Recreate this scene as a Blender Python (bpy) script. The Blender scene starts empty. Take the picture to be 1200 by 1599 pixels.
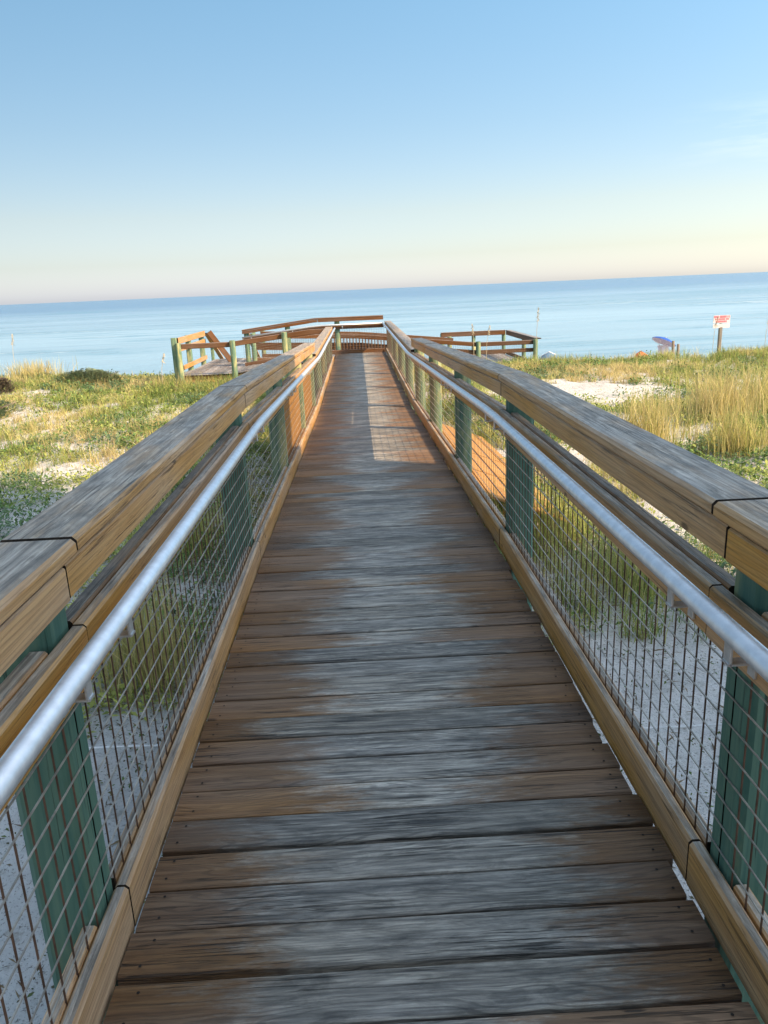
import bpy, math, random
import numpy as np
from mathutils import Vector, Matrix

S = bpy.context.scene
COL = S.collection
rng = np.random.default_rng(7)
random.seed(7)

# ------------------------------------------------------------------ camera
def set_camera():
    f = 1201.0
    th = math.radians(2.48); p = math.atan(349 / f); yaw = math.radians(1.37)
    F = Vector((math.sin(yaw) * math.cos(p), math.cos(yaw) * math.cos(p), -math.sin(p)))
    R = Vector((math.cos(yaw), -math.sin(yaw), 0)); U = R.cross(F)
    R2 = math.cos(th) * R - math.sin(th) * U
    U2 = math.cos(th) * U + math.sin(th) * R
    cd = bpy.data.cameras.new('camera')
    cd.sensor_fit = 'VERTICAL'; cd.sensor_height = 24.0
    cd.lens = 24.0 * f / 1599.0
    cd.clip_start = 0.05; cd.clip_end = 200000
    co = bpy.data.objects.new('camera', cd); COL.objects.link(co)
    m = Matrix((R2, U2, -F)).transposed().to_4x4()
    m.translation = Vector((0, 0, 1.6))
    co.matrix_world = m
    S.camera = co
set_camera()

# ------------------------------------------------------------------ sun and sky
SUN_AZ = math.radians(60)      # to the right of straight behind the camera
SUN_EL = math.radians(38.5)
to_sun = Vector((math.sin(SUN_AZ) * math.cos(SUN_EL), -math.cos(SUN_AZ) * math.cos(SUN_EL), math.sin(SUN_EL)))
SUN_STRENGTH = 5.0
SKY_STRENGTH = 0.10
EXPOSURE = 0.68

def set_light():
    W = bpy.data.worlds.new('World'); S.world = W; W.use_nodes = True
    nt = W.node_tree; nt.nodes.clear()
    sky = nt.nodes.new('ShaderNodeTexSky'); sky.sky_type = 'NISHITA'
    sky.sun_disc = False
    sky.sun_elevation = SUN_EL
    sky.sun_rotation = math.pi - SUN_AZ
    sky.altitude = 0; sky.air_density = 1.0; sky.dust_density = 0.6; sky.ozone_density = 1.6
    # thin evening clouds, fixed in direction
    tc = nt.nodes.new('ShaderNodeTexCoord')
    sep = nt.nodes.new('ShaderNodeSeparateXYZ'); nt.links.new(tc.outputs['Generated'], sep.inputs[0])
    mp = nt.nodes.new('ShaderNodeMapping'); mp.inputs['Scale'].default_value = (3.2, 3.2, 26)
    nt.links.new(tc.outputs['Generated'], mp.inputs[0])
    nz = nt.nodes.new('ShaderNodeTexNoise'); nz.inputs['Scale'].default_value = 1.0
    nz.inputs['Detail'].default_value = 7; nz.inputs['Roughness'].default_value = 0.62
    nt.links.new(mp.outputs[0], nz.inputs['Vector'])
    cr = nt.nodes.new('ShaderNodeValToRGB')
    cr.color_ramp.elements[0].position = 0.5; cr.color_ramp.elements[0].color = (0, 0, 0, 1)
    cr.color_ramp.elements[1].position = 0.78; cr.color_ramp.elements[1].color = (1, 1, 1, 1)
    nt.links.new(nz.outputs[0], cr.inputs[0])
    xr = nt.nodes.new('ShaderNodeMapRange'); xr.inputs[1].default_value = 0.33; xr.inputs[2].default_value = 0.47
    nt.links.new(sep.outputs[0], xr.inputs[0])
    zr = nt.nodes.new('ShaderNodeMapRange'); zr.inputs[1].default_value = 0.10; zr.inputs[2].default_value = 0.15
    nt.links.new(sep.outputs[2], zr.inputs[0])
    zr2 = nt.nodes.new('ShaderNodeMapRange'); zr2.inputs[1].default_value = 0.19; zr2.inputs[2].default_value = 0.14
    nt.links.new(sep.outputs[2], zr2.inputs[0])
    def mul(a, b):
        n = nt.nodes.new('ShaderNodeMath'); n.operation = 'MULTIPLY'
        nt.links.new(a, n.inputs[0])
        if isinstance(b, float): n.inputs[1].default_value = b
        else: nt.links.new(b, n.inputs[1])
        return n.outputs[0]
    mask = mul(mul(mul(cr.outputs[0], xr.outputs[0]), mul(zr.outputs[0], zr2.outputs[0])), 0.6)
    mx = nt.nodes.new('ShaderNodeMix'); mx.data_type = 'RGBA'
    nt.links.new(mask, mx.inputs['Factor'])
    nt.links.new(sky.outputs[0], mx.inputs[6])
    mx.inputs[7].default_value = (8.0, 7.6, 7.4, 1)
    # sea air: paler and creamier towards the horizon than the clean model sky
    hz = nt.nodes.new('ShaderNodeMapRange'); hz.inputs[1].default_value = 0.0; hz.inputs[2].default_value = 0.30
    nt.links.new(sep.outputs[2], hz.inputs[0])
    rp = nt.nodes.new('ShaderNodeValToRGB'); el = rp.color_ramp.elements
    stops = [(0.0, (1.14, 1.20, 1.66)), (0.027, (1.14, 1.20, 1.62)), (0.127, (1.06, 1.04, 1.17)), (0.30, (1.19, 1.09, 1.05)), (0.60, (1.18, 1.22, 1.16)), (1.0, (1.24, 1.45, 1.36))]
    while len(el) < len(stops): el.new(0.5)
    for e, (p, c) in zip(el, stops): e.position = p; e.color = (*[v / 1.7 for v in c], 1)
    nt.links.new(hz.outputs[0], rp.inputs[0])
    hm = nt.nodes.new('ShaderNodeMix'); hm.data_type = 'RGBA'; hm.blend_type = 'MULTIPLY'; hm.inputs['Factor'].default_value = 1.0
    nt.links.new(mx.outputs[2], hm.inputs[6]); nt.links.new(rp.outputs[0], hm.inputs[7])
    wx = nt.nodes.new('ShaderNodeMapRange'); wx.inputs[1].default_value = -0.15; wx.inputs[2].default_value = 0.5
    nt.links.new(sep.outputs[0], wx.inputs[0])
    wz = nt.nodes.new('ShaderNodeMapRange'); wz.inputs[1].default_value = 0.14; wz.inputs[2].default_value = 0.0
    nt.links.new(sep.outputs[2], wz.inputs[0])
    wm = nt.nodes.new('ShaderNodeMix'); wm.data_type = 'RGBA'; wm.blend_type = 'MULTIPLY'
    nt.links.new(mul(wx.outputs[0], wz.outputs[0]), wm.inputs['Factor']); nt.links.new(hm.outputs[2], wm.inputs[6])
    wm.inputs[7].default_value = (1.06, 1.0, 0.85, 1)
    # unseen overhead sky brightened and warmed as added fill; sun's side slightly brighter
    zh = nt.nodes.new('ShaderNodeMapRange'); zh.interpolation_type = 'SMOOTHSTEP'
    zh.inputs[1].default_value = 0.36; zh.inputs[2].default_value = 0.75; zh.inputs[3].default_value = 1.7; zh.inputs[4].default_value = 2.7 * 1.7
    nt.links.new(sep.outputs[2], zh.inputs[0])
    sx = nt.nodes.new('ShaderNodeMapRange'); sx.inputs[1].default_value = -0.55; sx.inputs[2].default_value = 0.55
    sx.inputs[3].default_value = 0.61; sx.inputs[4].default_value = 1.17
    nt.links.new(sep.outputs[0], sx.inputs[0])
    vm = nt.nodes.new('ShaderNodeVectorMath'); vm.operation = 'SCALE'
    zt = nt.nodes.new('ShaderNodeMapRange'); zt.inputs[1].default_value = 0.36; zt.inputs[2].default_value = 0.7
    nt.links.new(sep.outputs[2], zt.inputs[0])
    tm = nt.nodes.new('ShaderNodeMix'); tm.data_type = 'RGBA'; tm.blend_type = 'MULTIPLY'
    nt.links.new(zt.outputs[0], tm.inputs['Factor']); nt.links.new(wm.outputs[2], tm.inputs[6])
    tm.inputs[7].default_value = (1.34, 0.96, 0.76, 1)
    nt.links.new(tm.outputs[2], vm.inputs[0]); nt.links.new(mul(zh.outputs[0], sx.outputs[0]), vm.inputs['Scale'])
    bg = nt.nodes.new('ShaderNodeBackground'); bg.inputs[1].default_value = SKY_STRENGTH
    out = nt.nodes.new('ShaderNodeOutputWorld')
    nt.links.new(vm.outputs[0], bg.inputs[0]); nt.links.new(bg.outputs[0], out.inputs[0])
    L = bpy.data.lights.new('sun', 'SUN'); L.energy = SUN_STRENGTH; L.angle = math.radians(0.5)
    L.color = (1.0, 0.74, 0.45)
    o = bpy.data.objects.new('sun', L); COL.objects.link(o)
    o.rotation_euler = to_sun.to_track_quat('Z', 'Y').to_euler()
    S.view_settings.view_transform = 'Standard'; S.view_settings.look = 'None'
    S.view_settings.gamma = 1; S.view_settings.exposure = EXPOSURE
    S.view_settings.use_curve_mapping = False
set_light()

# ------------------------------------------------------------------ helpers: objects
def tag(o, label=None, cat=None, group=None, kind=None):
    if label: o['label'] = label
    if cat: o['category'] = cat
    if group: o['group'] = group
    if kind: o['kind'] = kind
    return o

def empty(name, loc, label, cat, group=None):
    o = bpy.data.objects.new(name, None); COL.objects.link(o)
    o.location = loc; o.empty_display_size = 0.2
    return tag(o, label, cat, group)

class MB:
    """collects prisms, tubes and quads with wood-grain UVs; build() links them as ONE mesh object"""
    def __init__(self):
        self.v = []; self.f = []; self.uv = []; self.mi = []
    def face(self, idx, uvs, m=0):
        self.f.append(tuple(idx)); self.uv.extend(uvs); self.mi.append(m)
    def loft(self, rings, m=0, caps=True, closed=True):
        """rings: list of lists of points; u runs along the rings, v round them"""
        n = len(rings[0]); base = len(self.v)
        for r in rings: self.v.extend([tuple(q) for q in r])
        uo, vo = random.uniform(0, 50), random.uniform(0, 50)
        per = [0.0]
        for k in range(n): per.append(per[-1] + (Vector(rings[0][k]) - Vector(rings[0][(k + 1) % n])).length)
        us = [0.0]
        for a, b in zip(rings[:-1], rings[1:]): us.append(us[-1] + (Vector(a[0]) - Vector(b[0])).length)
        for i in range(len(rings) - 1):
            for k in range(n if closed else n - 1):
                k2 = (k + 1) % n
                a = base + i * n
                self.face((a + k, a + k2, a + n + k2, a + n + k),
                          [(uo + us[i], vo + per[k]), (uo + us[i], vo + per[k + 1]),
                           (uo + us[i + 1], vo + per[k + 1]), (uo + us[i + 1], vo + per[k])], m)
        if caps:
            for i, rev in ((0, True), (len(rings) - 1, False)):
                idx = [base + i * n + k for k in range(n)]
                uv = [(uo + 0.02 * q[0] + 0.9, vo + q[2] * 0.5) for q in rings[i]]
                if rev: idx.reverse(); uv.reverse()
                self.face(idx, uv, m if m else -1)
    def beam(self, pts, prof, side, up=Vector((0, 0, 1)), m=0):
        """sweep profile [(a, b)] (a along side, b along up) through the points"""
        side = Vector(side); up = Vector(up)
        rings = [[Vector(p) + side * a + up * b for a, b in prof] for p in pts]
        d = Vector(pts[-1]) - Vector(pts[0])
        if side.cross(up).dot(d) < 0: rings = [r[::-1] for r in rings]
        self.loft(rings, m)
    def bar(self, p0, p1, w, h, c=0.004, m=0, upref=Vector((0, 0, 1))):
        p0 = Vector(p0); p1 = Vector(p1); d = (p1 - p0).normalized()
        if abs(d.dot(upref)) > 0.98: upref = Vector((0, 1, 0))
        side = d.cross(upref).normalized(); up = side.cross(d)
        self.beam([p0, p1], rect(-w / 2, w / 2, -h / 2, h / 2, c), side, up, m)
    def tube(self, pts, r, n=12, m=0, caps=True):
        pts = [Vector(p) for p in pts]; rings = []
        for i, p in enumerate(pts):
            d = (pts[min(i + 1, len(pts) - 1)] - pts[max(i - 1, 0)]).normalized()
            ref = Vector((0, 0, 1)) if abs(d.z) < 0.95 else Vector((1, 0, 0))
            s = d.cross(ref).normalized(); u = s.cross(d)
            rr = r[i] if isinstance(r, (list, tuple)) else r
            rings.append([p + s * math.cos(2 * math.pi * k / n) * rr + u * math.sin(2 * math.pi * k / n) * rr for k in range(n)][::-1])
        self.loft(rings, m, caps)
    def build(self, name, mats, parent=None, smooth=False):
        me = bpy.data.meshes.new(name)
        org = Vector((0, 0, 0))
        q = parent
        while q is not None: org = org + q.location; q = q.parent
        me.from_pydata([(x - org.x, y - org.y, z - org.z) for x, y, z in self.v], [], self.f)
        uvl = me.uv_layers.new(name='grain')
        uvl.data.foreach_set('uv', np.array(self.uv, dtype=np.float32).ravel())
        if not isinstance(mats, (list, tuple)): mats = [mats]
        woody = mats[0].name in ('deck_timber', 'rail_timber', 'shaded_timber')
        if woody: mats = list(mats) + [M['endgrain']]
        self.mi = [(len(mats) - 1 if woody else 0) if q == -1 else q for q in self.mi]
        for mm in mats: me.materials.append(mm)
        me.polygons.foreach_set('material_index', self.mi)
        if smooth: me.polygons.foreach_set('use_smooth', [True] * len(self.f))
        me.update()
        o = bpy.data.objects.new(name, me); COL.objects.link(o)
        if parent is not None: o.parent = parent
        return o

def rect(a0, a1, b0, b1, c=0.004):
    if a0 > a1: a0, a1 = a1, a0
    if c <= 0: return [(a0, b0), (a1, b0), (a1, b1), (a0, b1)]
    return [(a0 + c, b0), (a1 - c, b0), (a1, b0 + c), (a1, b1 - c), (a1 - c, b1), (a0 + c, b1), (a0, b1 - c), (a0, b0 + c)]

# ------------------------------------------------------------------ helpers: materials
class NT:
    def __init__(self, name):
        self.mat = bpy.data.materials.new(name); self.mat.use_nodes = True
        self.t = self.mat.node_tree; self.t.nodes.clear()
        self.out = self.t.nodes.new('ShaderNodeOutputMaterial')
        self.b = self.t.nodes.new('ShaderNodeBsdfPrincipled')
        self.t.links.new(self.b.outputs[0], self.out.inputs[0])
    def n(self, typ, **kw):
        o = self.t.nodes.new(typ)
        for k, v in kw.items():
            if hasattr(o, k): setattr(o, k, v)
        return o
    def l(self, a, b): self.t.links.new(a, b)
    def put(self, sock, v):
        if isinstance(v, bpy.types.NodeSocket): self.l(v, sock)
        else: sock.default_value = v
    def math(self, op, a, b=0.0, c=None, clamp=False):
        o = self.n('ShaderNodeMath', operation=op, use_clamp=clamp)
        self.put(o.inputs[0], a); self.put(o.inputs[1], b)
        if c is not None: self.put(o.inputs[2], c)
        return o.outputs[0]
    def mix(self, f, a, b, blend='MIX'):
        o = self.n('ShaderNodeMix', data_type='RGBA', blend_type=blend)
        self.put(o.inputs[0], f)
        self.put(o.inputs[6], (*a, 1) if isinstance(a, tuple) and len(a) == 3 else a)
        self.put(o.inputs[7], (*b, 1) if isinstance(b, tuple) and len(b) == 3 else b)
        return o.outputs[2]
    def noise(self, vec, scale, detail=5, rough=0.6, dist=0.0, dim='3D', w=None):
        o = self.n('ShaderNodeTexNoise', noise_dimensions=dim)
        if vec is not None: self.l(vec, o.inputs['Vector'])
        o.inputs['Scale'].default_value = scale; o.inputs['Detail'].default_value = detail
        o.inputs['Roughness'].default_value = rough; o.inputs['Distortion'].default_value = dist
        if w is not None: self.l(w, o.inputs['W'])
        return o.outputs[0]
    def mapr(self, v, a, b, c=0.0, d=1.0, smooth=True):
        o = self.n('ShaderNodeMapRange'); o.interpolation_type = 'SMOOTHSTEP' if smooth else 'LINEAR'
        self.put(o.inputs[0], v)
        for i, x in enumerate((a, b, c, d)): self.put(o.inputs[i + 1], x)
        return o.outputs[0]
    def scale(self, vec, s):
        o = self.n('ShaderNodeMapping'); self.l(vec, o.inputs[0]); o.inputs['Scale'].default_value = s
        return o.outputs[0]
    def bump(self, h, strength, dist, normal=None):
        o = self.n('ShaderNodeBump'); self.l(h, o.inputs['Height'])
        o.inputs['Strength'].default_value = strength; o.inputs['Distance'].default_value = dist
        if normal is not None: self.l(normal, o.inputs['Normal'])
        return o.outputs[0]

def wood(name, fresh, fresh2, grey, grey2, mode, crack=0.5, rough=0.62, spec=0.35, bump=1.0, swirl=24.0, rw=0.28):
    """weathered timber: grain along u; mode picks where the silver weathering sits"""
    N = NT(name)
    uv = N.n('ShaderNodeUVMap', uv_map='grain').outputs[0]
    geo = N.n('ShaderNodeNewGeometry'); rnd = geo.outputs['Random Per Island']
    pos = N.n('ShaderNodeTexCoord').outputs['Object']
    fine = N.noise(N.scale(uv, (5, 150, 1)), 1.0, 6, 0.65)
    fibre = N.noise(N.scale(uv, (2.2, 46, 1)), 1.0, 6, 0.6, 0.3)
    warp = N.noise(N.scale(uv, (1.3, 7.0, 1)), 1.0, 3, 0.5)
    sx = N.n('ShaderNodeSeparateXYZ'); N.l(uv, sx.inputs[0])
    ring = N.math('SINE', N.math('ADD', N.math('MULTIPLY', sx.outputs[1], 380.0), N.math('MULTIPLY', warp, swirl)))
    ring = N.math('MULTIPLY', N.mapr(ring, 0.15, 0.95), N.mapr(N.noise(N.scale(uv, (1.1, 9, 1)), 1.0, 3), 0.35, 0.6, 0.25, 1.0))
    cr = N.noise(N.scale(uv, (2.6, 88, 1)), 1.0, 4, 0.55, 0.4)
    cr2 = N.noise(N.scale(uv, (4.2, 150, 1)), 1.0, 3, 0.5, 1.2)
    crk = N.math('MAXIMUM', N.mapr(cr, 0.585, 0.65), N.math('MULTIPLY', N.mapr(cr2, 0.62, 0.68), 0.8))
    crk_m = N.mapr(N.noise(N.scale(uv, (1.7, 5, 1)), 1.0, 2), 0.42, 0.62)
    crk = N.math('MULTIPLY', crk, crk_m)
    blot = N.noise(N.scale(uv, (2.2, 9, 1)), 1.0, 5, 0.62)
    base = N.mix(N.mapr(fibre, 0.3, 0.72), fresh, fresh2)
    base = N.mix(N.math('MULTIPLY', ring, rw), base, N.mix(0.55, base, (0.03, 0.018, 0.01)))
    gr = N.mix(N.mapr(fibre, 0.3, 0.7), grey2, grey)
    gr = N.mix(N.math('MULTIPLY', ring, rw * 1.15), gr, N.mix(0.6, gr, (0.03, 0.03, 0.032)))
    gr = N.mix(N.math('MULTIPLY', N.mapr(fine, 0.5, 0.75), 0.35), gr, N.mix(0.5, gr, (0.45, 0.45, 0.45)))
    streak = N.noise(N.scale(uv, (1.6, 120, 1)), 1.0, 8, 0.78, 0.6)
    base = N.mix(N.math('MULTIPLY', N.mapr(streak, 0.46, 0.62), 0.5), base, N.mix(0.7, base, (0.03, 0.018, 0.01)))
    gr = N.mix(N.math('MULTIPLY', N.mapr(streak, 0.46, 0.62), 0.62), gr, N.mix(0.72, gr, (0.03, 0.03, 0.03)))
    mott = N.noise(N.scale(uv, (5.5, 24, 1)), 1.0, 7, 0.75, 0.6)
    gh = N.n('ShaderNodeVectorMath', operation='SCALE'); N.l(gr, gh.inputs[0])
    N.l(N.mapr(mott, 0.28, 0.72, 0.52, 1.42), gh.inputs['Scale']); gr = gh.outputs[0]
    px = N.n('ShaderNodeSeparateXYZ'); N.l(pos, px.inputs[0])
    if mode == 'deck':
        patch = N.noise(N.scale(uv, (3.4, 15.0, 1)), 1.0, 8, 0.78, 0.3)
        dx = N.math('ABSOLUTE', N.math('SUBTRACT', px.outputs[0], 0.10))
        k = N.math('ADD', dx, N.math('MULTIPLY', N.math('SUBTRACT', patch, 0.5), 0.95))
        k = N.math('ADD', k, N.math('MULTIPLY', N.math('SUBTRACT', rnd, 0.5), 0.40))
        w = N.mapr(k, 0.20, 0.49, 1.0, 0.0)
    elif mode == 'top':
        nz = N.n('ShaderNodeSeparateXYZ'); N.l(geo.outputs['True Normal'], nz.inputs[0])
        w = N.mapr(nz.outputs[2], 0.55, 0.95)
        w = N.math('MULTIPLY', w, N.mapr(blot, 0.25, 0.55, 0.42, 0.95))
        w = N.math('ADD', w, N.math('MULTIPLY', N.mapr(blot, 0.56, 0.75), 0.28), clamp=True)
    else:
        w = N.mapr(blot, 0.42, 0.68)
    col = N.mix(w, base, gr)
    tone = N.mapr(rnd, 0, 1, 0.58, 1.28, False)
    hs = N.n('ShaderNodeHueSaturation'); N.l(col, hs.inputs['Color']); N.l(tone, hs.inputs['Value'])
    hs.inputs['Hue'].default_value = 0.5
    N.l(N.mapr(N.noise(N.scale(uv, (0.6, 3, 1)), 1.0, 2), 0.3, 0.7, 0.8, 1.18), hs.inputs['Saturation'])
    col = hs.outputs[0]
    # knots
    vo = N.n('ShaderNodeTexVoronoi'); N.l(N.scale(uv, (2.3, 5.2, 1)), vo.inputs['Vector']); vo.inputs['Scale'].default_value = 1.0
    kn = N.mapr(vo.outputs['Distance'], 0.03, 0.075, 1.0, 0.0)
    col = N.mix(N.math('MULTIPLY', kn, 0.7), col, (0.035, 0.02, 0.012))
    col = N.mix(N.math('MULTIPLY', crk, crack), col, (0.018, 0.014, 0.012))
    stain = N.mapr(N.noise(N.scale(uv, (3.2, 8, 1)), 1.0, 5, 0.7), 0.58, 0.72)
    col = N.mix(N.math('MULTIPLY', stain, 0.35), col, N.mix(0.7, col, (0.02, 0.018, 0.016)))
    N.l(col, N.b.inputs['Base Color'])
    N.l(N.mapr(fibre, 0.2, 0.8, rough - 0.12, rough + 0.12), N.b.inputs['Roughness'])
    N.b.inputs['Specular IOR Level'].default_value = spec
    h = N.math('ADD', N.math('MULTIPLY', fibre, 0.5), N.math('MULTIPLY', fine, 0.3))
    h = N.math('SUBTRACT', h, N.math('MULTIPLY', crk, 0.9))
    h = N.math('SUBTRACT', h, N.math('MULTIPLY', ring, 0.22))
    N.l(N.bump(h, 0.75 * bump, 0.004), N.b.inputs['Normal'])
    return N.mat

def plain(name, col, rough=0.5, metal=0.0, spec=0.5, vary=0.25, scale=18.0, bump=0.0, col2=None):
    N = NT(name)
    pos = N.n('ShaderNodeTexCoord').outputs['Object']
    n1 = N.noise(pos, scale, 5, 0.6)
    c2 = col2 or tuple(x * (1 - vary) for x in col)
    N.l(N.mix(N.mapr(n1, 0.35, 0.65), c2, col), N.b.inputs['Base Color'])
    N.b.inputs['Roughness'].default_value = rough; N.b.inputs['Metallic'].default_value = metal
    N.b.inputs['Specular IOR Level'].default_value = spec
    if bump: N.l(N.bump(n1, bump, 0.01), N.b.inputs['Normal'])
    return N.mat

def post_wood(name, a=(0.055, 0.15, 0.115), b=(0.17, 0.30, 0.20), y=(0.36, 0.37, 0.18), t0=0.57):
    N = NT(name)
    uv = N.n('ShaderNodeUVMap', uv_map='grain').outputs[0]
    pos = N.n('ShaderNodeTexCoord').outputs['Object']
    fibre = N.noise(N.scale(uv, (1.6, 34, 1)), 1.0, 6, 0.6, 0.5)
    blot = N.noise(N.scale(uv, (1.5, 5, 1)), 1.0, 5, 0.62)
    c = N.mix(N.mapr(fibre, 0.3, 0.7), a, b)
    c = N.mix(N.mapr(blot, t0, t0 + 0.22), c, y)
    crk = N.mapr(N.noise(N.scale(uv, (1.2, 60, 1)), 1.0, 3), 0.62, 0.68)
    c = N.mix(N.math('MULTIPLY', crk, 0.7), c, (0.012, 0.02, 0.016))
    N.l(c, N.b.inputs['Base Color']); N.b.inputs['Roughness'].default_value = 0.7
    N.b.inputs['Specular IOR Level'].default_value = 0.25
    N.l(N.bump(N.math('SUBTRACT', fibre, crk), 0.6, 0.005), N.b.inputs['Normal'])
    return N.mat

M = {}
M['deck'] = wood('deck_timber', (0.158, 0.086, 0.043), (0.26, 0.158, 0.086), (0.50, 0.455, 0.385), (0.17, 0.155, 0.135), 'deck', 0.9, 0.6, 0.4, 1.6, 90.0, 0.62)
M['rail'] = wood('rail_timber', (0.50, 0.272, 0.108), (0.62, 0.375, 0.172), (0.50, 0.44, 0.37), (0.25, 0.22, 0.185), 'top', 0.6, 0.6, 0.3)
M['dark'] = wood('shaded_timber', (0.14, 0.066, 0.032), (0.20, 0.10, 0.05), (0.38, 0.37, 0.36), (0.2, 0.195, 0.195), 'top', 0.6, 0.65, 0.3)  # darker copy of the rail timber, shade put into its colour
M['post'] = post_wood('treated_post', (0.062, 0.145, 0.115), (0.115, 0.205, 0.15))
M['pale'] = post_wood('sunlit_post', (0.06, 0.17, 0.14), (0.25, 0.33, 0.20), (0.50, 0.46, 0.22), 0.47)  # yellower far copy of the treated post, sunlight put into its colour
M['alu'] = plain('brushed_aluminium', (0.80, 0.83, 0.86), 0.46, 0.75, 0.5, 0.14, 26, 0.04)
M['bracket'] = plain('bracket_metal', (0.70, 0.71, 0.72), 0.42, 0.8, 0.5, 0.2, 40)
M['wire'] = plain('galvanised_wire', (0.52, 0.48, 0.42), 0.5, 0.4, 0.5, 0.45, 12)  # horizontal wires only; sky light is put into this paler galvanised colour
M['rust'] = plain('rusty_wire', (0.15, 0.085, 0.055), 0.7, 0.3, 0.3, 0.5, 12)
M['endgrain'] = plain('end_grain', (0.055, 0.042, 0.032), 0.9, 0, 0.1, 0.5, 60)
M['nail'] = plain('nail_head', (0.03, 0.026, 0.024), 0.6, 0.6, 0.4)

# ------------------------------------------------------------------ ground, sea
def vnoise(x, y, seed=0):
    xi = np.floor(x).astype(np.int64); yi = np.floor(y).astype(np.int64)
    fx = x - xi; fy = y - yi; fx = fx * fx * (3 - 2 * fx); fy = fy * fy * (3 - 2 * fy)
    def h(a, b):
        n = (a * 374761393 + b * 668265263 + seed * 974711) & 0x7fffffff
        n = (n ^ (n >> 13)) * 1274126177 & 0x7fffffff
        return ((n ^ (n >> 16)) & 0xffff) / 65535.0
    return (h(xi, yi) * (1 - fx) + h(xi + 1, yi) * fx) * (1 - fy) + (h(xi, yi + 1) * (1 - fx) + h(xi + 1, yi + 1) * fx) * fy
def fbm(x, y, seed=0, o=4):
    s = 0; a = 0.5; t = 0
    for k in range(o):
        s = s + a * vnoise(x * 2 ** k, y * 2 ** k, seed + k * 17); t += a; a *= 0.55
    return s / t
SEA_Z = -4.4
def sst(a, b, x):
    t = np.clip((x - a) / (b - a), 0, 1); return t * t * (3 - 2 * t)
def ground_z(x, y):
    x = np.asarray(x, float); y = np.asarray(y, float)
    z = -0.86 + 0.20 * sst(-2, -6, x) * sst(14, 22, y)
    z = z + (fbm(x * 0.22 + 5, y * 0.22 + 9, 3) - 0.5) * 0.42 * sst(1.2, 3.5, np.abs(x - 0.1))
    z = z + (fbm(x * 1.1, y * 1.1, 8) - 0.5) * 0.12
    z = z + (fbm(x * 2.6 + 3, y * 2.6, 44, 3) - 0.5) * 0.10 * sst(16, 9, y)
    z = z - 1.3 * sst(23.5, 28.5, y) - 2.0 * sst(27, 42, y) - 1.5 * sst(41, 58, y) - 4.0 * sst(57, 150, y)
    return z

def coords(lo, hi, fine0, fine1, step, grow=1.22):
    a = list(np.arange(fine0, fine1 + 1e-6, step)); s = step
    while a[-1] < hi: s *= grow; a.append(min(a[-1] + s, hi))
    s = step
    while a[0] > lo: s *= grow; a.insert(0, max(a[0] - s, lo))
    return np.array(a)

def mesh_np(name, verts, faces4, mat, smooth=True, parent=None, cols=None, fsize=4):
    me = bpy.data.meshes.new(name)
    nv = len(verts); nf = len(faces4)
    me.vertices.add(nv); me.vertices.foreach_set('co', np.asarray(verts, np.float32).ravel())
    me.loops.add(nf * fsize); me.loops.foreach_set('vertex_index', np.asarray(faces4, np.int32).ravel())
    me.polygons.add(nf); me.polygons.foreach_set('loop_start', np.arange(0, nf * fsize, fsize, dtype=np.int32))
    me.polygons.foreach_set('loop_total', np.full(nf, fsize, np.int32))
    if smooth: me.polygons.foreach_set('use_smooth', np.ones(nf, bool))
    if cols is not None:
        ca = me.color_attributes.new('Col', 'FLOAT_COLOR', 'POINT')
        ca.data.foreach_set('color', np.asarray(cols, np.float32).ravel())
    me.materials.append(mat); me.update(calc_edges=True)
    o = bpy.data.objects.new(name, me); COL.objects.link(o)
    if parent is not None: o.parent = parent
    return o

def grid_mesh(name, xs, ys, zf, mat):
    X, Y = np.meshgrid(xs, ys); Z = zf(X, Y)
    nx, ny = len(xs), len(ys)
    v = np.stack([X, Y, Z], -1).reshape(-1, 3)
    i = np.arange(nx * ny).reshape(ny, nx)
    f = np.stack([i[:-1, :-1], i[:-1, 1:], i[1:, 1:], i[1:, :-1]], -1).reshape(-1, 4)
    return mesh_np(name, v, f, mat)

def sand_mat():
    N = NT('white_sand')
    pos = N.n('ShaderNodeTexCoord').outputs['Object']
    a = N.noise(pos, 0.9, 5, 0.6); b = N.noise(pos, 9, 6, 0.7); c = N.noise(pos, 70, 4, 0.7)
    col = N.mix(N.mapr(a, 0.3, 0.7), (0.54, 0.525, 0.505), (0.70, 0.685, 0.665))
    col = N.mix(N.math('MULTIPLY', N.mapr(b, 0.56, 0.70), 0.55), col, (0.23, 0.20, 0.15))
    col = N.mix(N.math('MULTIPLY', N.mapr(c, 0.57, 0.64), 0.75), col, (0.12, 0.10, 0.08))
    N.l(col, N.b.inputs['Base Color']); N.b.inputs['Roughness'].default_value = 0.95
    N.b.inputs['Specular IOR Level'].default_value = 0.1
    h = N.math('ADD', N.math('MULTIPLY', b, 1.0), N.math('MULTIPLY', c, 0.25))
    N.l(N.bump(h, 0.9, 0.06), N.b.inputs['Normal'])
    return N.mat

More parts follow.
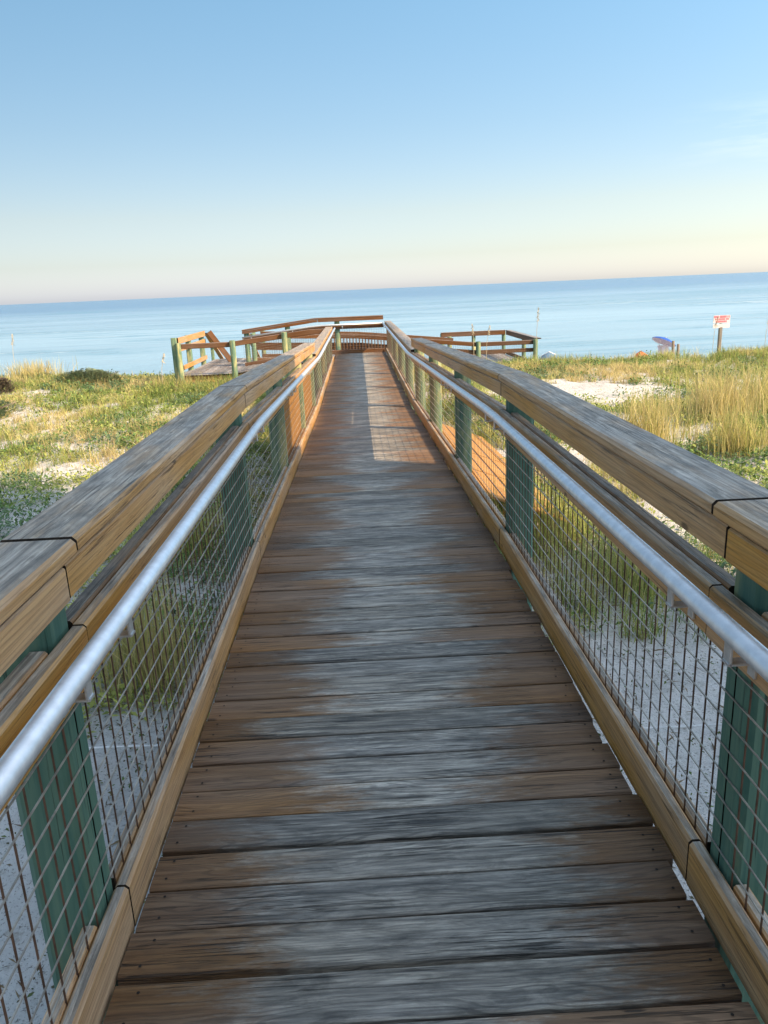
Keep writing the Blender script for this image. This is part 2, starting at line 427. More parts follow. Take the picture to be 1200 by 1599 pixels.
def water_mat():
    N = NT('gulf_water')
    pos = N.n('ShaderNodeTexCoord').outputs['Object']
    sy = N.n('ShaderNodeSeparateXYZ'); N.l(pos, sy.inputs[0])
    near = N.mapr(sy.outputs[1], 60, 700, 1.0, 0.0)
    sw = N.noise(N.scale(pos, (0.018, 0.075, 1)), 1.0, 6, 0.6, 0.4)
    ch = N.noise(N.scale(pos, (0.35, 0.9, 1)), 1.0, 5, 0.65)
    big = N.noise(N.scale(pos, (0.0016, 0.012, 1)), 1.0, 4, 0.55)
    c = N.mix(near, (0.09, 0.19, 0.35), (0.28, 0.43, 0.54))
    c = N.mix(N.math('MULTIPLY', N.mapr(big, 0.42, 0.62), 0.55), c, N.mix(0.5, c, (0.03, 0.13, 0.23)))
    c = N.mix(N.math('MULTIPLY', N.mapr(sw, 0.50, 0.62), 0.6), c, (0.04, 0.19, 0.29))
    foam = N.math('MULTIPLY', N.mapr(sw, 0.56, 0.68), N.mapr(sy.outputs[1], 72, 330, 0.85, 0.0))
    foam = N.math('MULTIPLY', foam, N.mapr(ch, 0.4, 0.6))
    c = N.mix(foam, c, (0.75, 0.78, 0.8))
    N.l(c, N.b.inputs['Base Color'])
    N.b.inputs['Roughness'].default_value = 0.22; N.b.inputs['IOR'].default_value = 1.33
    h = N.math('ADD', N.math('MULTIPLY', sw, 1.6), N.math('MULTIPLY', ch, 0.28))
    N.l(N.bump(h, 0.8, 1.0), N.b.inputs['Normal'])
    return N.mat

M['sand'] = sand_mat(); M['water'] = water_mat()
xs = coords(-320, 320, -12, 14, 0.085); ys = coords(-60, 220, 0.5, 30, 0.095)
tag(grid_mesh('sand_ground', xs, ys, ground_z, M['sand']), kind='structure')
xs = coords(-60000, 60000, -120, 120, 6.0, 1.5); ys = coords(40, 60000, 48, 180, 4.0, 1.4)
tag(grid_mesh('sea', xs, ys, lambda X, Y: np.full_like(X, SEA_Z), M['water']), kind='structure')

# ------------------------------------------------------------------ boardwalk deck
Y0, YK1, YK2, YE = -1.3, 4.6, 12.3, 23.75
DL, DR = -0.664, 0.821
def deck_z(y):
    if y <= YK1: return 0.0
    if y >= YK2: return -0.25
    return -0.25 * (y - YK1) / (YK2 - YK1)

walk = empty('boardwalk', (0, 0, 0), 'long weathered wooden boardwalk of crosswise planks running straight towards the sea', 'boardwalk')
def deck_planks():
    mb = MB(); y = Y0
    while y < YE - 0.05:
        w = 0.138 + random.uniform(-0.0025, 0.0015)
        gap = random.choice((0.006, 0.007, 0.008, 0.009, 0.012, 0.018))
        ym = y + w / 2; sk = random.uniform(-0.003, 0.003)
        l = DL - random.uniform(0, 0.006); r = DR + random.uniform(-0.012, 0.008)
        z = deck_z(ym) + random.uniform(-0.0022, 0.0018)
        cup = random.uniform(-0.0015, 0.0015)
        prof = [(-w / 2, -0.036), (w / 2, -0.036), (w / 2, -0.005), (w / 2 - 0.003, -0.0012), (w / 2 - 0.009, 0),
                (0, cup), (-w / 2 + 0.009, 0), (-w / 2 + 0.003, -0.0012), (-w / 2, -0.005)]
        mb.beam([(l, ym - sk, z + random.uniform(-0.0015, 0.0015)), (r, ym + sk, z + random.uniform(-0.0015, 0.0015))], prof, (0, 1, 0))
        if ym < 14:
            for nx in (DL + 0.05, DR - 0.05):
                for ny in (-0.036, 0.036):
                    cx, cy = nx + random.uniform(-0.012, 0.012), ym + ny + random.uniform(-0.008, 0.008)
                    b = len(mb.v); rr = 0.0042
                    for k in range(7): mb.v.append((cx + rr * math.cos(k * 0.8976), cy + rr * math.sin(k * 0.8976), z + 0.0032))
                    mb.face(range(b, b + 7), [(0, 0)] * 7, 1)
        y += w + gap
    return mb
deck_planks().build('deck', [M['deck'], M['nail']], walk)
for x in (DL + 0.10, 0.07, DR - 0.08):
    mb = MB()
    pts = [(x, y, deck_z(y) - 0.038) for y in (Y0, YK1, YK2, YE)]
    mb.beam(pts, rect(-0.024, 0.024, -0.18, 0, 0.003), (1, 0, 0)); mb.build('joist', M['dark'], walk)

# ------------------------------------------------------------------ railings
def lerp_path(path, t0, t1):
    """sub-path between arc lengths t0, t1 of a polyline"""
    P = [Vector(p) for p in path]; L = [0.0]
    for a, b in zip(P[:-1], P[1:]): L.append(L[-1] + (b - a).length)
    def at(t):
        t = max(0, min(t, L[-1]))
        for i in range(len(P) - 1):
            if t <= L[i + 1] + 1e-9: return P[i].lerp(P[i + 1], (t - L[i]) / max(1e-9, L[i + 1] - L[i]))
        return P[-1].copy()
    return [at(t0)] + [P[i].copy() for i in range(len(P)) if t0 + 1e-4 < L[i] < t1 - 1e-4] + [at(t1)], L[-1]

def runs(mb, path, cuts, out, o0, o1, z0, z1, c=0.006, gap=0.004, m=0):
    """boards laid end to end along the path, cut at the given lengths"""
    for a, b in zip(cuts[:-1], cuts[1:]):
        pts, _ = lerp_path(path, a + gap / 2, b - gap / 2)
        j = random.uniform(-0.0015, 0.0015)
        mb.beam(pts, rect(o0 + j, o1 + j, z0 + j, z1 + j, c), out, m=m)

def wire_panel(path, t0, t1, out, o, z0, z1, step=0.072, r=None):
    r = 0.0018 if t0 < 5 else 0.0011
    mb = MB(); out = Vector(out)
    n = max(2, int((t1 - t0) / step))
    for i in range(n + 1):
        t = t0 + (t1 - t0) * i / n
        p = lerp_path(path, max(0, t - 1e-3), t)[0][-1] + out * (o + 0.0018)
        mb.bar(p + Vector((0, 0, z0)), p + Vector((0, 0, z1)), 2 * r, 2 * r, 0, 1)
    k = int((z1 - z0) / step)
    for j in range(k + 1):
        z = z0 + (z1 - z0) * (j + 0.25) / (k + 0.5)
        pts, _ = lerp_path(path, t0, t1)
        mb.beam([p + Vector((0, 0, z)) for p in pts], rect(o - 0.0034, o, -r, r, 0), out)
    return mb

def railing(root, path, out, posts, cap=None, lowcap=None, wire=True, hand=True, toe=True, cuts=None,
            post_bottom=-1.7, rail_mat='rail', mid=(0.725, 0.865), hand_ext=(0, 0), skip_brackets=()):
    out = Vector(out).normalized(); _, L = lerp_path(path, 0, 1e9)
    rm = M[rail_mat]
    cuts = cuts or [0, L]
    # toe rail, in front of and behind the wire
    pcuts = [0] + [t for t in posts if 0 < t < L] + [L]
    if toe:
        for a, b in zip(cuts[:-1], cuts[1:]):
            mb = MB(); runs(mb, path, [a, b], out, 0, 0.038, -0.03, 0.115, 0.009, 0.008); mb.build('toe_rail', rm, root)
        mb = MB()
        for a, b in zip(pcuts[:-1], pcuts[1:]): runs(mb, path, [a, b], out, 0.047, 0.085, -0.03, 0.108, 0.006, 0.16)
        mb.build('toe_backing', rm, root)
    for a, b in zip(cuts[:-1], cuts[1:]):
        mb = MB(); runs(mb, path, [a, b], out, 0, 0.038, mid[0], mid[1], 0.007, 0.006); mb.build('mid_rail', rm, root)
    mb = MB()
    for a, b in zip(pcuts[:-1], pcuts[1:]): runs(mb, path, [a, b], out, 0.047, 0.092, mid[0] + 0.004, mid[1] - 0.006, 0.006, 0.16)
    mb.build('mid_backing', rm, root)
    for t in posts:
        p = lerp_path(path, max(0, t - 1e-3), max(t, 1e-3))[0][-1]
        mb = MB(); q = p + out * 0.122
        capped = cap and cap[0] - 0.01 <= t <= cap[1] + 0.01
        top = 1.035 if capped else (0.862 if lowcap and t >= lowcap[0] else mid[1] + 0.03)
        prof = rect(-0.076, 0.076, -0.07, 0.07, 0.022) if q.y < 6 else [(0.078 * math.cos(k * math.pi / 8), 0.078 * math.sin(k * math.pi / 8)) for k in range(16)]
        mb.beam([q + Vector((0, 0, post_bottom)), q + Vector((0, 0, top))], prof, out, Vector((0, 0, 1)).cross(out))
        mb.build('post', M['post'] if q.y < 6 else M['pale'], root)
    if cap:
        cc = [cap[0]] + [c for c in cuts if cap[0] < c < cap[1]] + [cap[1]]
        for a, b in zip(cc[:-1], cc[1:]):
            mb = MB(); runs(mb, path, [a, b], out, -0.008, 0.172, 1.040, 1.082, 0.010, 0.013); mb.build('cap_rail', rm, root)
            mb = MB(); runs(mb, path, [max(0, a - 0.07), b - 0.07 if b < L - 1 and b != cap[1] else b], out, -0.003, 0.038, 0.955, 1.0385, 0.005, 0.012); mb.build('fascia_board', rm, root)
    if lowcap:
        mb = MB(); runs(mb, path, [lowcap[0], lowcap[1]], out, -0.006, 0.185, 0.867, 0.903, 0.007, 0.004); mb.build('cap_rail', rm, root)
    if wire:
        for a, b in zip(pcuts[:-1], pcuts[1:]):
            wire_panel(path, a, b, out, 0.0445, 0.06, 0.76).build('wire_mesh', [M['wire'], M['rust']], root)
    if hand:
        pts, _ = lerp_path(path, hand_ext[0], L - hand_ext[1])
        # smooth the kinks
        P = []
        for i, q in enumerate(pts):
            if 0 < i < len(pts) - 1:
                a = (pts[i - 1] - q).normalized(); b = (pts[i + 1] - q).normalized()
                for s in (0.5, 0.25): P.append(q + a * s * 0.8 + b * 0.0)
                P.append(q + (a + b) * 0.1)
                for s in (0.25, 0.5): P.append(q + b * s * 0.8)
            else: P.append(q)
        mb = MB(); mb.tube([q - out * 0.062 + Vector((0, 0, 0.856)) for q in P], 0.0242, 20)
        hr = mb.build('handrail', M['alu'], root, smooth=True)
        for t in posts:
            if t < hand_ext[0] or t > L - hand_ext[1] or t in skip_brackets: continue
            for s in (-0.16, 0.16):
                tt = min(max(t + s, 0.05), L - 0.02)
                p = lerp_path(path, tt - 1e-3, tt)[0][-1]
                mb = MB(); al = Vector((0, 0, 1)).cross(out)
                mb.beam([p - out * 0.0045 - al * 0.016 + Vector((0, 0, 0.745)), p - out * 0.0045 - al * 0.016 + Vector((0, 0, 0.80))], rect(-0.0035, 0.0035, 0, 0.032, 0.001), out, al)
                mb.beam([p - out * 0.003 - al * 0.016 + Vector((0, 0, 0.782)), p - out * 0.068 - al * 0.016 + Vector((0, 0, 0.782))], rect(0, 0.032, -0.003, 0.003, 0.001), al)
                mb.beam([p - out * 0.062 - al * 0.016 + Vector((0, 0, 0.782)), p - out * 0.062 - al * 0.016 + Vector((0, 0, 0.838))], rect(-0.003, 0.003, 0, 0.032, 0.001), out, al)
                mb.build('bracket', M['bracket'], hr)

XR, XL = 0.836, -0.676
PY = [-0.9, 1.66, 4.6, 7.2, 9.8, 12.3, 14.8, 17.3, 19.8, 22.2]
def main_path(x, y1): return [(x, y, deck_z(y)) for y in (Y0, YK1, YK2, y1)]
def arc(y):
    t = 0; ys_ = (Y0, YK1, YK2, 40)
    for a, b in zip(ys_[:-1], ys_[1:]):
        if y <= a: break
        e = min(y, b); t += math.hypot(e - a, deck_z(e) - deck_z(a))
    return t

right = empty('railing', (XR, 1.66, 0), 'right hand wooden railing of the boardwalk with metal handrail and rusty wire mesh', 'railing')
railing(right, main_path(XR, 23.9), (1, 0, 0), [arc(y) for y in PY] + [arc(23.75)], cap=(0, arc(12.3)), lowcap=(arc(12.36), arc(23.9)),
        cuts=[0, arc(1.74), arc(4.62), arc(9.8), arc(12.3), arc(17.3), arc(23.9)])
left = empty('railing', (XL, 1.66, 0), 'left hand wooden railing of the boardwalk with bright metal handrail and orange timber sides', 'railing')
railing(left, main_path(XL, 21.6), (-1, 0, 0), [arc(y) for y in PY[:-1]] + [arc(21.45)], cap=(0, arc(12.3)), lowcap=(arc(12.36), arc(21.6)),
        cuts=[0, arc(1.70), arc(4.6), arc(9.8), arc(12.3), arc(17.3), arc(21.6)])

# orange screen panels behind the wire on the sloping stretch
def screen_mat():
    N = NT('orange_screen')
    uv = N.n('ShaderNodeUVMap', uv_map='grain').outputs[0]
    a = N.noise(N.scale(uv, (14, 2.0, 1)), 1.0, 5, 0.6)
    c = N.mix(N.mapr(a, 0.3, 0.7), (0.56, 0.30, 0.105), (0.68, 0.40, 0.17))
    N.l(c, N.b.inputs['Base Color']); N.b.inputs['Roughness'].default_value = 0.75
    N.b.inputs['Specular IOR Level'].default_value = 0.15
    tr = N.n('ShaderNodeBsdfTranslucent'); N.l(c, tr.inputs[0])
    mx = N.n('ShaderNodeMixShader'); mx.inputs[0].default_value = 0.3
    N.l(N.b.outputs[0], mx.inputs[1]); N.l(tr.outputs[0], mx.inputs[2])
    N.l(mx.outputs[0], N.out.inputs[0])
    return N.mat
M['screen'] = screen_mat()
for root, x, s, bays in ((left, XL, -1, ((7.28, 9.72), (9.88, 12.22))),):
    for a, b in bays:
        mb = MB(); pts = [(x, a, deck_z(a)), (x, b, deck_z(b))]
        mb.beam([Vector(p) for p in pts], rect(0.094, 0.0965, 0.06, 0.80, 0), (s, 0, 0))
        mb.build('screen_panel', M['screen'], root)

for i, (a, b) in enumerate(((7.0, 8.35), (8.4, 9.75), (9.8, 12.3))):  # boards added outside the rail for the right panels, tilted to catch sun
    mb = MB(); n0 = 6
    for k in range(n0):
        x0 = 1.03 + k * 0.155; zo = -0.22 - k * 0.058
        mb.beam([(x0 + 0.075, a, deck_z(a) + zo + 0.0), (x0 + 0.075, b, deck_z(b) + zo)], rect(-0.074, 0.074, -0.02, 0.0, 0.003), Vector((0.935, 0, -0.355)), Vector((0.355, 0, 0.935)))
    mb.build('added_panel_board', M['screen'], walk)

# ------------------------------------------------------------------ platform and left branch at the seaward end
def plank_strip(mb, pts, y0, y1, wid=0.14):
    """planks across a walkway that runs along x through pts [(x, z)]"""
    x = pts[0][0]; d = 1 if pts[-1][0] > x else -1
    def zz(v):
        for (a, za), (b, zb) in zip(pts[:-1], pts[1:]):
            if min(a, b) - 1e-6 <= v <= max(a, b) + 1e-6: return za + (zb - za) * (v - a) / (b - a)
        return pts[-1][1]
    while (pts[-1][0] - x) * d > 0.05:
        xm = x + d * wid / 2; z = zz(xm) + random.uniform(-0.003, 0.003)
        mb.beam([(xm, y0, z), (xm, y1, z)], rect(-wid / 2 + 0.003, wid / 2 - 0.003, -0.036, 0, 0.003), (1, 0, 0))
        x += d * wid
branch = empty('access_ramp', (-1.0, 22.7, -0.25), 'wooden ramp turning left off the seaward end of the boardwalk', 'ramp')
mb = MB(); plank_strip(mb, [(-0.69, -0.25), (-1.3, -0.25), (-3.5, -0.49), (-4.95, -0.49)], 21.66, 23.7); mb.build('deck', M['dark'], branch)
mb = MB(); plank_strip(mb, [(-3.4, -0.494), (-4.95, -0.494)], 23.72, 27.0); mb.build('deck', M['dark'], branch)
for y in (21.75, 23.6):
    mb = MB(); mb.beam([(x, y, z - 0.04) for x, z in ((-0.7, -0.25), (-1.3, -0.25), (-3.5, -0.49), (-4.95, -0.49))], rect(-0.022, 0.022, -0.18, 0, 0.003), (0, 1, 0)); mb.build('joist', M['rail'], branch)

back = empty('railing', (0.8, 23.75, -0.25), 'capped railing across the far seaward end of the boardwalk, sloping down leftwards', 'railing')
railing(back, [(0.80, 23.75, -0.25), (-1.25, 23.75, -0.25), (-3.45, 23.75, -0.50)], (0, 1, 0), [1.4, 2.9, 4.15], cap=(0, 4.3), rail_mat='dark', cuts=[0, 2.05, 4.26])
mb = MB()
near_b = empty('railing', (-0.8, 21.6, -0.25), 'low uncapped railing on the near side of the left ramp with green posts', 'railing')
railing(near_b, [(-0.74, 21.6, -0.25), (-1.3, 21.6, -0.25), (-3.5, 21.6, -0.49), (-4.9, 21.6, -0.49)], (0, -1, 0), [1.25, 2.68, 4.15], rail_mat='dark', wire=False, hand=False, toe=False)

end = empty('railing', (-5.0, 21.6, -0.49), 'short orange end railing at the far left of the lower landing', 'railing')
for i, y in enumerate((21.62, 23.4, 25.4)):
    mb = MB(); mb.beam([(-5.0, y, -1.7), (-5.0, y, 0.54 - 0.02 * i)], rect(-0.075, 0.075, -0.07, 0.07, 0.022), (1, 0, 0), (0, 1, 0)); mb.build('post', M['pale'], end)
mb = MB(); mb.bar((-4.905, 21.62, 0.45), (-4.905, 25.5, 0.45), 0.038, 0.17, 0.006); mb.build('top_rail', M['rail'], end)
mb = MB(); mb.bar((-4.905, 21.62, 0.22), (-4.905, 25.5, 0.22), 0.038, 0.13, 0.006); mb.build('lower_rail', M['rail'], end)
mb = MB(); mb.bar((-4.905, 21.62, -0.30), (-4.905, 25.5, -0.30), 0.038, 0.13, 0.006); mb.build('toe_rail', M['rail'], end)

stair = empty('beach_stairs', (-4.6, 25.5, -0.5), 'narrow wooden stairs with sloping handrails dropping from the left landing to the beach', 'stairs')
def stairs():
    y0, y1, z0, z1 = 27.0, 29.6, -0.49, -2.05; n = 9
    for x in (-4.9, -3.6):
        mb = MB(); mb.bar((x, y0, z0 - 0.12), (x, y1, z1 - 0.12), 0.04, 0.24, 0.004); mb.build('stringer', M['dark'], stair)
        mb = MB(); mb.bar((x, y0 - 1.2, z0 + 0.92), (x, y1, z1 + 0.92), 0.14, 0.045, 0.006); mb.build('handrail', M['rail'], stair)
        for t in (0.0, 0.95):
            y = y0 + (y1 - y0) * t; z = z0 + (z1 - z0) * t
            mb = MB(); mb.bar((x - 0.08 if x < -4 else x + 0.08, y, z - 0.9), (x - 0.08 if x < -4 else x + 0.08, y, z + 0.86), 0.1, 0.1, 0.012); mb.build('post', M['pale'], stair)
    for i in range(n):
        t = (i + 0.5) / n
        mb = MB(); mb.beam([(-4.88, y0 + (y1 - y0) * t, z0 + (z1 - z0) * t), (-3.62, y0 + (y1 - y0) * t, z0 + (z1 - z0) * t)], rect(-0.14, 0.14, -0.04, 0, 0.004), (0, 1, 0)); mb.build('tread', M['dark'], stair)
stairs()
# sloping brace rail seen beside the landing
mb = MB(); mb.bar((-4.72, 25.3, 0.50), (-4.05, 25.6, -0.62), 0.05, 0.17, 0.006); mb.build('sloping_rail', M['dark'], stair)

# return ramp and lower platform to the right, behind the end railing
lower = empty('lower_platform', (4.8, 28, -1.08), 'lower wooden ramp and viewing platform running right behind the boardwalk end', 'platform')
RP = [(-3.4, -0.50), (0, -0.65), (3.9, -1.08), (5.8, -1.08)]
mb = MB(); plank_strip(mb, RP, 25.55, 27.0); mb.build('deck', M['dark'], lower)
mb = MB(); plank_strip(mb, [(3.4, -1.084), (5.8, -1.084)], 27.02, 31.0); mb.build('deck', M['dark'], lower)
nr = empty('railing', (3.9, 25.5, -1.08), 'low dark railing on pale posts along the near side of the lower right platform', 'railing')
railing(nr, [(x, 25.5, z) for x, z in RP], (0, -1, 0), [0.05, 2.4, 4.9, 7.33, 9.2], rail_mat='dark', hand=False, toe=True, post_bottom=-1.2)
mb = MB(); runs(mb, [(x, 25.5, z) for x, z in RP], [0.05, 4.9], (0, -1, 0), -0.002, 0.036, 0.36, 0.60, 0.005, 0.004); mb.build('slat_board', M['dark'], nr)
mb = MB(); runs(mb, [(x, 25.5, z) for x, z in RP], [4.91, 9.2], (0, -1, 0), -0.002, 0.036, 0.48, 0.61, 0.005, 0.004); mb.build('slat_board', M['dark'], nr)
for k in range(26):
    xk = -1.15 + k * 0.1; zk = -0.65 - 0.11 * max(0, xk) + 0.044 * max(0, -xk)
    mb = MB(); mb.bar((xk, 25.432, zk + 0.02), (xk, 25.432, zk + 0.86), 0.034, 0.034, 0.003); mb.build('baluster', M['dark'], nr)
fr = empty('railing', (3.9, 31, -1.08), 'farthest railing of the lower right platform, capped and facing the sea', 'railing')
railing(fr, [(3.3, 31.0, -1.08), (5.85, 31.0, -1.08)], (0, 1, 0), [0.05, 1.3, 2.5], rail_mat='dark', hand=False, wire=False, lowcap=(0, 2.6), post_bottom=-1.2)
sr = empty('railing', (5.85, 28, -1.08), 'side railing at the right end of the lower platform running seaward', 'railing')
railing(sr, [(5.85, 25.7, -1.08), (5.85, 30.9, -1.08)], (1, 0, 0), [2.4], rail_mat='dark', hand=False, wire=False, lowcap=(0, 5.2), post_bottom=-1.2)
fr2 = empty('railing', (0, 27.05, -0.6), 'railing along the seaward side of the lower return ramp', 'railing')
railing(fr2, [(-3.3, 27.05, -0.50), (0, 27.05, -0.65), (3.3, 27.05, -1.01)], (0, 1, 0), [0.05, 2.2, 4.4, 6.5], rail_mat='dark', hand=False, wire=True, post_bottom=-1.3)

# ------------------------------------------------------------------ beach things
M['signwhite'] = plain('sign_white', (0.78, 0.74, 0.74), 0.5, 0, 0.4, 0.08, 6)
M['signred'] = plain('sign_red', (0.74, 0.20, 0.24), 0.5, 0, 0.4, 0.2, 30)
M['greypost'] = wood('grey_post_timber', (0.30, 0.23, 0.15), (0.36, 0.28, 0.19), (0.32, 0.30, 0.27), (0.22, 0.2, 0.18), 'patch', 0.5)
def gz(x, y): return float(ground_z(np.array([x]), np.array([y]))[0])

def warning_sign(x, y):
    g = gz(x, y); zt = 0.17
    s = empty('warning_sign', (x, y, g), 'white sign board with red lettering on a wooden post in the dunes', 'sign')
    mb = MB(); mb.bar((x, y, g - 0.4), (x, y, zt - 0.42), 0.11, 0.11, 0.012); mb.build('post', M['greypost'], s)
    mb = MB(); mb.bar((x, y + 0.02, zt - 0.46), (x, y + 0.02, zt - 0.02), 0.05, 0.05, 0.004); mb.build('batten', M['greypost'], s)
    def board(z0, z1, rows, name):
        mb = MB(); mb.beam([(x - 0.30, y - 0.045, 0), (x + 0.30, y - 0.045, 0)], rect(-0.01, 0.01, z0, z1, 0.002), (0, 1, 0))
        b = mb.build(name, M['signwhite'], s)
        r = MB()
        for zc, hh, x0, x1 in rows:
            xx = x0
            while xx < x1:
                w = random.uniform(0.035, 0.05)
                r.beam([(x + xx, y - 0.057, 0), (x + min(xx + w, x1), y - 0.057, 0)], rect(-0.001, 0.001, zc - hh, zc + hh, 0), (0, 1, 0))
                xx += w + random.choice((0.008, 0.008, 0.008, 0.03))
        if rows: r.build('red_lettering', M['signred'], b)
    board(zt - 0.27, zt, [(zt - 0.05, 0.04, -0.285, 0.285), (zt - 0.135, 0.030, -0.25, 0.26), (zt - 0.215, 0.032, -0.22, 0.18)], 'sign_board')
    board(zt - 0.44, zt - 0.30, [], 'lower_board')
warning_sign(13.07, 28.0)

def fabric(name, c, tl=0.35):
    N = NT(name)
    pos = N.n('ShaderNodeTexCoord').outputs['Object']
    cc = N.mix(N.noise(pos, 6, 4), c, tuple(x * 0.85 for x in c))
    N.l(cc, N.b.inputs['Base Color']); N.b.inputs['Roughness'].default_value = 0.8
    tr = N.n('ShaderNodeBsdfTranslucent'); N.l(cc, tr.inputs[0])
    mx = N.n('ShaderNodeMixShader'); mx.inputs[0].default_value = tl
    N.l(N.b.outputs[0], mx.inputs[1]); N.l(tr.outputs[0], mx.inputs[2]); N.l(mx.outputs[0], N.out.inputs[0])
    return N.mat
M['umb_blue'] = fabric('umbrella_blue', (0.03, 0.12, 0.50), 0.15)
M['umb_white'] = fabric('umbrella_lining', (0.72, 0.68, 0.74))
M['pole'] = plain('umbrella_pole', (0.75, 0.75, 0.76), 0.4, 0.3)
M['orange'] = fabric('orange_tent_cloth', (0.75, 0.28, 0.10))
M['greyblue'] = fabric('grey_blue_tent_cloth', (0.20, 0.32, 0.45))

def umbrella(x, y, zt):
    g = gz(x, y)
    u = empty('beach_umbrella', (x, y, g), 'tilted blue beach umbrella with pale lining on the beach beyond the dune grass', 'umbrella')
    axis = Vector((0.42, 0.13, 0.9)).normalized(); top = Vector((x + 0.10, y, zt))
    s = axis.cross(Vector((0, 1, 0))).normalized(); t = axis.cross(s)
    def dome(off, n=16, rings=6, R=0.62, rev=False):
        mb = MB(); rr = []
        for i in range(rings + 1):
            a = i / rings * 0.95
            ring = []
            for k in range(n):
                ph = 2 * math.pi * k / n
                sc = 1 - 0.05 * (k % 2) * (i / rings)
                ring.append(top + axis * (-off - 0.62 * R * (1 - math.cos(a)) * 1.25) + (s * math.cos(ph) + t * math.sin(ph)) * (R * math.sin(a) / math.sin(0.95) * sc + 0.001))
            rr.append(ring if not rev else ring[::-1])
        mb.loft(rr, 0, caps=False); return mb
    dome(0).build('canopy', M['umb_blue'], u)
    dome(0.02, R=0.605).build('lining', M['umb_white'], u)
    mb = MB(); rr = []
    for i in range(6):
        a = i / 5; rr.append([Vector((x - 0.30 + 0.06 * math.sin(a * 7) + 0.09 * k + 0.05 * a, y + 0.05 * math.sin(k * 2.1), zt - 0.33 - a * 1.1)) for k in range(7)])
    mb.loft(rr, 0, caps=False, closed=False); mb.build('hanging_cloth', M['umb_white'], u)
    mb = MB(); mb.tube([top + axis * 0.08, top - axis * 0.75, Vector((x - 0.16, y - 0.28, g - 0.3))], 0.025, 8); mb.build('pole', M['pole'], u)
    mb = MB()
    for k in range(8):
        ph = math.pi * k / 4
        mb.tube([top - axis * 0.45, top - axis * 0.25 + (s * math.cos(ph) + t * math.sin(ph)) * 0.5], 0.008, 5)
    mb.build('ribs', M['pole'], u)
umbrella(14.95, 38.0, -1.32)

for (x, y, h, lab) in ((14.22, 35.0, -1.22, 'brown wooden stake just right of the blue beach umbrella'), (14.5, 35.1, -1.38, 'paler wooden stake rightmost beside the blue beach umbrella')):
    mb = MB(); g = gz(x, y); h = h - g
    mb.tube([(x, y, g - 0.3), (x + 0.02, y, g + h * 0.6), (x, y, g + h)], [0.075, 0.07, 0.06], 9)
    tag(mb.build('fence_stake', M['greypost']), lab, 'stake', 'stakes beside the umbrella')

def tent(name, x, y, w, h, mat, lab):
    g = gz(x, y); h = h - g; r = empty(name, (x, y, g), lab, 'tent')
    mb = MB(); rings = []
    for i in range(9):
        a = math.pi * i / 8
        rings.append([Vector((x - math.cos(a) * w / 2 * (1 - 0.12 * abs(j)), y + j * w * 0.35, g + math.sin(a) * h * (1 - 0.25 * j * j))) for j in (-1, -0.4, 0.3, 1)])
    mb.loft(rings, 0, caps=False, closed=False); mb.build('canopy', mat, r, smooth=True)
    mb = MB()
    for j in (-1, 0.3):
        mb.tube([Vector((x - math.cos(math.pi * i / 8) * w / 2 * (1 - 0.12 * abs(j)), y + j * w * 0.35, g + 0.012 + math.sin(math.pi * i / 8) * h * (1 - 0.25 * j * j))) for i in range(9)], 0.012, 5)
    mb.build('hoop', M['pole'], r)
tent('beach_tent', 13.9, 38.0, 1.3, -1.84, M['orange'], 'orange beach tent top just showing over the dune grass')
tent('beach_tent', 10.1, 41.0, 1.9, -1.95, M['greyblue'], 'grey blue beach tent beside the right end of the lower platform')

mb = MB(); g1 = gz(-1.4, 3.78)
P = [(-3.2, 3.72, gz(-3.2, 3.72) + 0.06), (-1.5, 3.78, gz(-1.5, 3.78) + 0.05), (0.1, 3.80, gz(0.1, 3.8) + 0.05), (1.8, 3.82, gz(1.8, 3.82) + 0.05), (3.4, 3.8, gz(3.4, 3.8) + 0.06)]
mb.tube(P, 0.006, 6); M['cord'] = plain('white_cord', (0.8, 0.8, 0.8), 0.7)
tag(mb.build('cord', M['cord']), 'thin white cord stretched over the sand under the boardwalk', 'cord')

# ------------------------------------------------------------------ vegetation
def leaf_mat(name, tl=0.3, rough=0.6):
    N = NT(name)
    c = N.n('ShaderNodeVertexColor', layer_name='Col').outputs[0]
    N.l(c, N.b.inputs['Base Color']); N.b.inputs['Roughness'].default_value = rough
    N.b.inputs['Specular IOR Level'].default_value = 0.25
    tr = N.n('ShaderNodeBsdfTranslucent'); N.l(c, tr.inputs[0])
    mx = N.n('ShaderNodeMixShader'); mx.inputs[0].default_value = tl
    N.l(N.b.outputs[0], mx.inputs[1]); N.l(tr.outputs[0], mx.inputs[2]); N.l(mx.outputs[0], N.out.inputs[0])
    return N.mat
M['grass'] = leaf_mat('grass_blade', 0.35); M['leaf'] = leaf_mat('plant_leaf', 0.25)

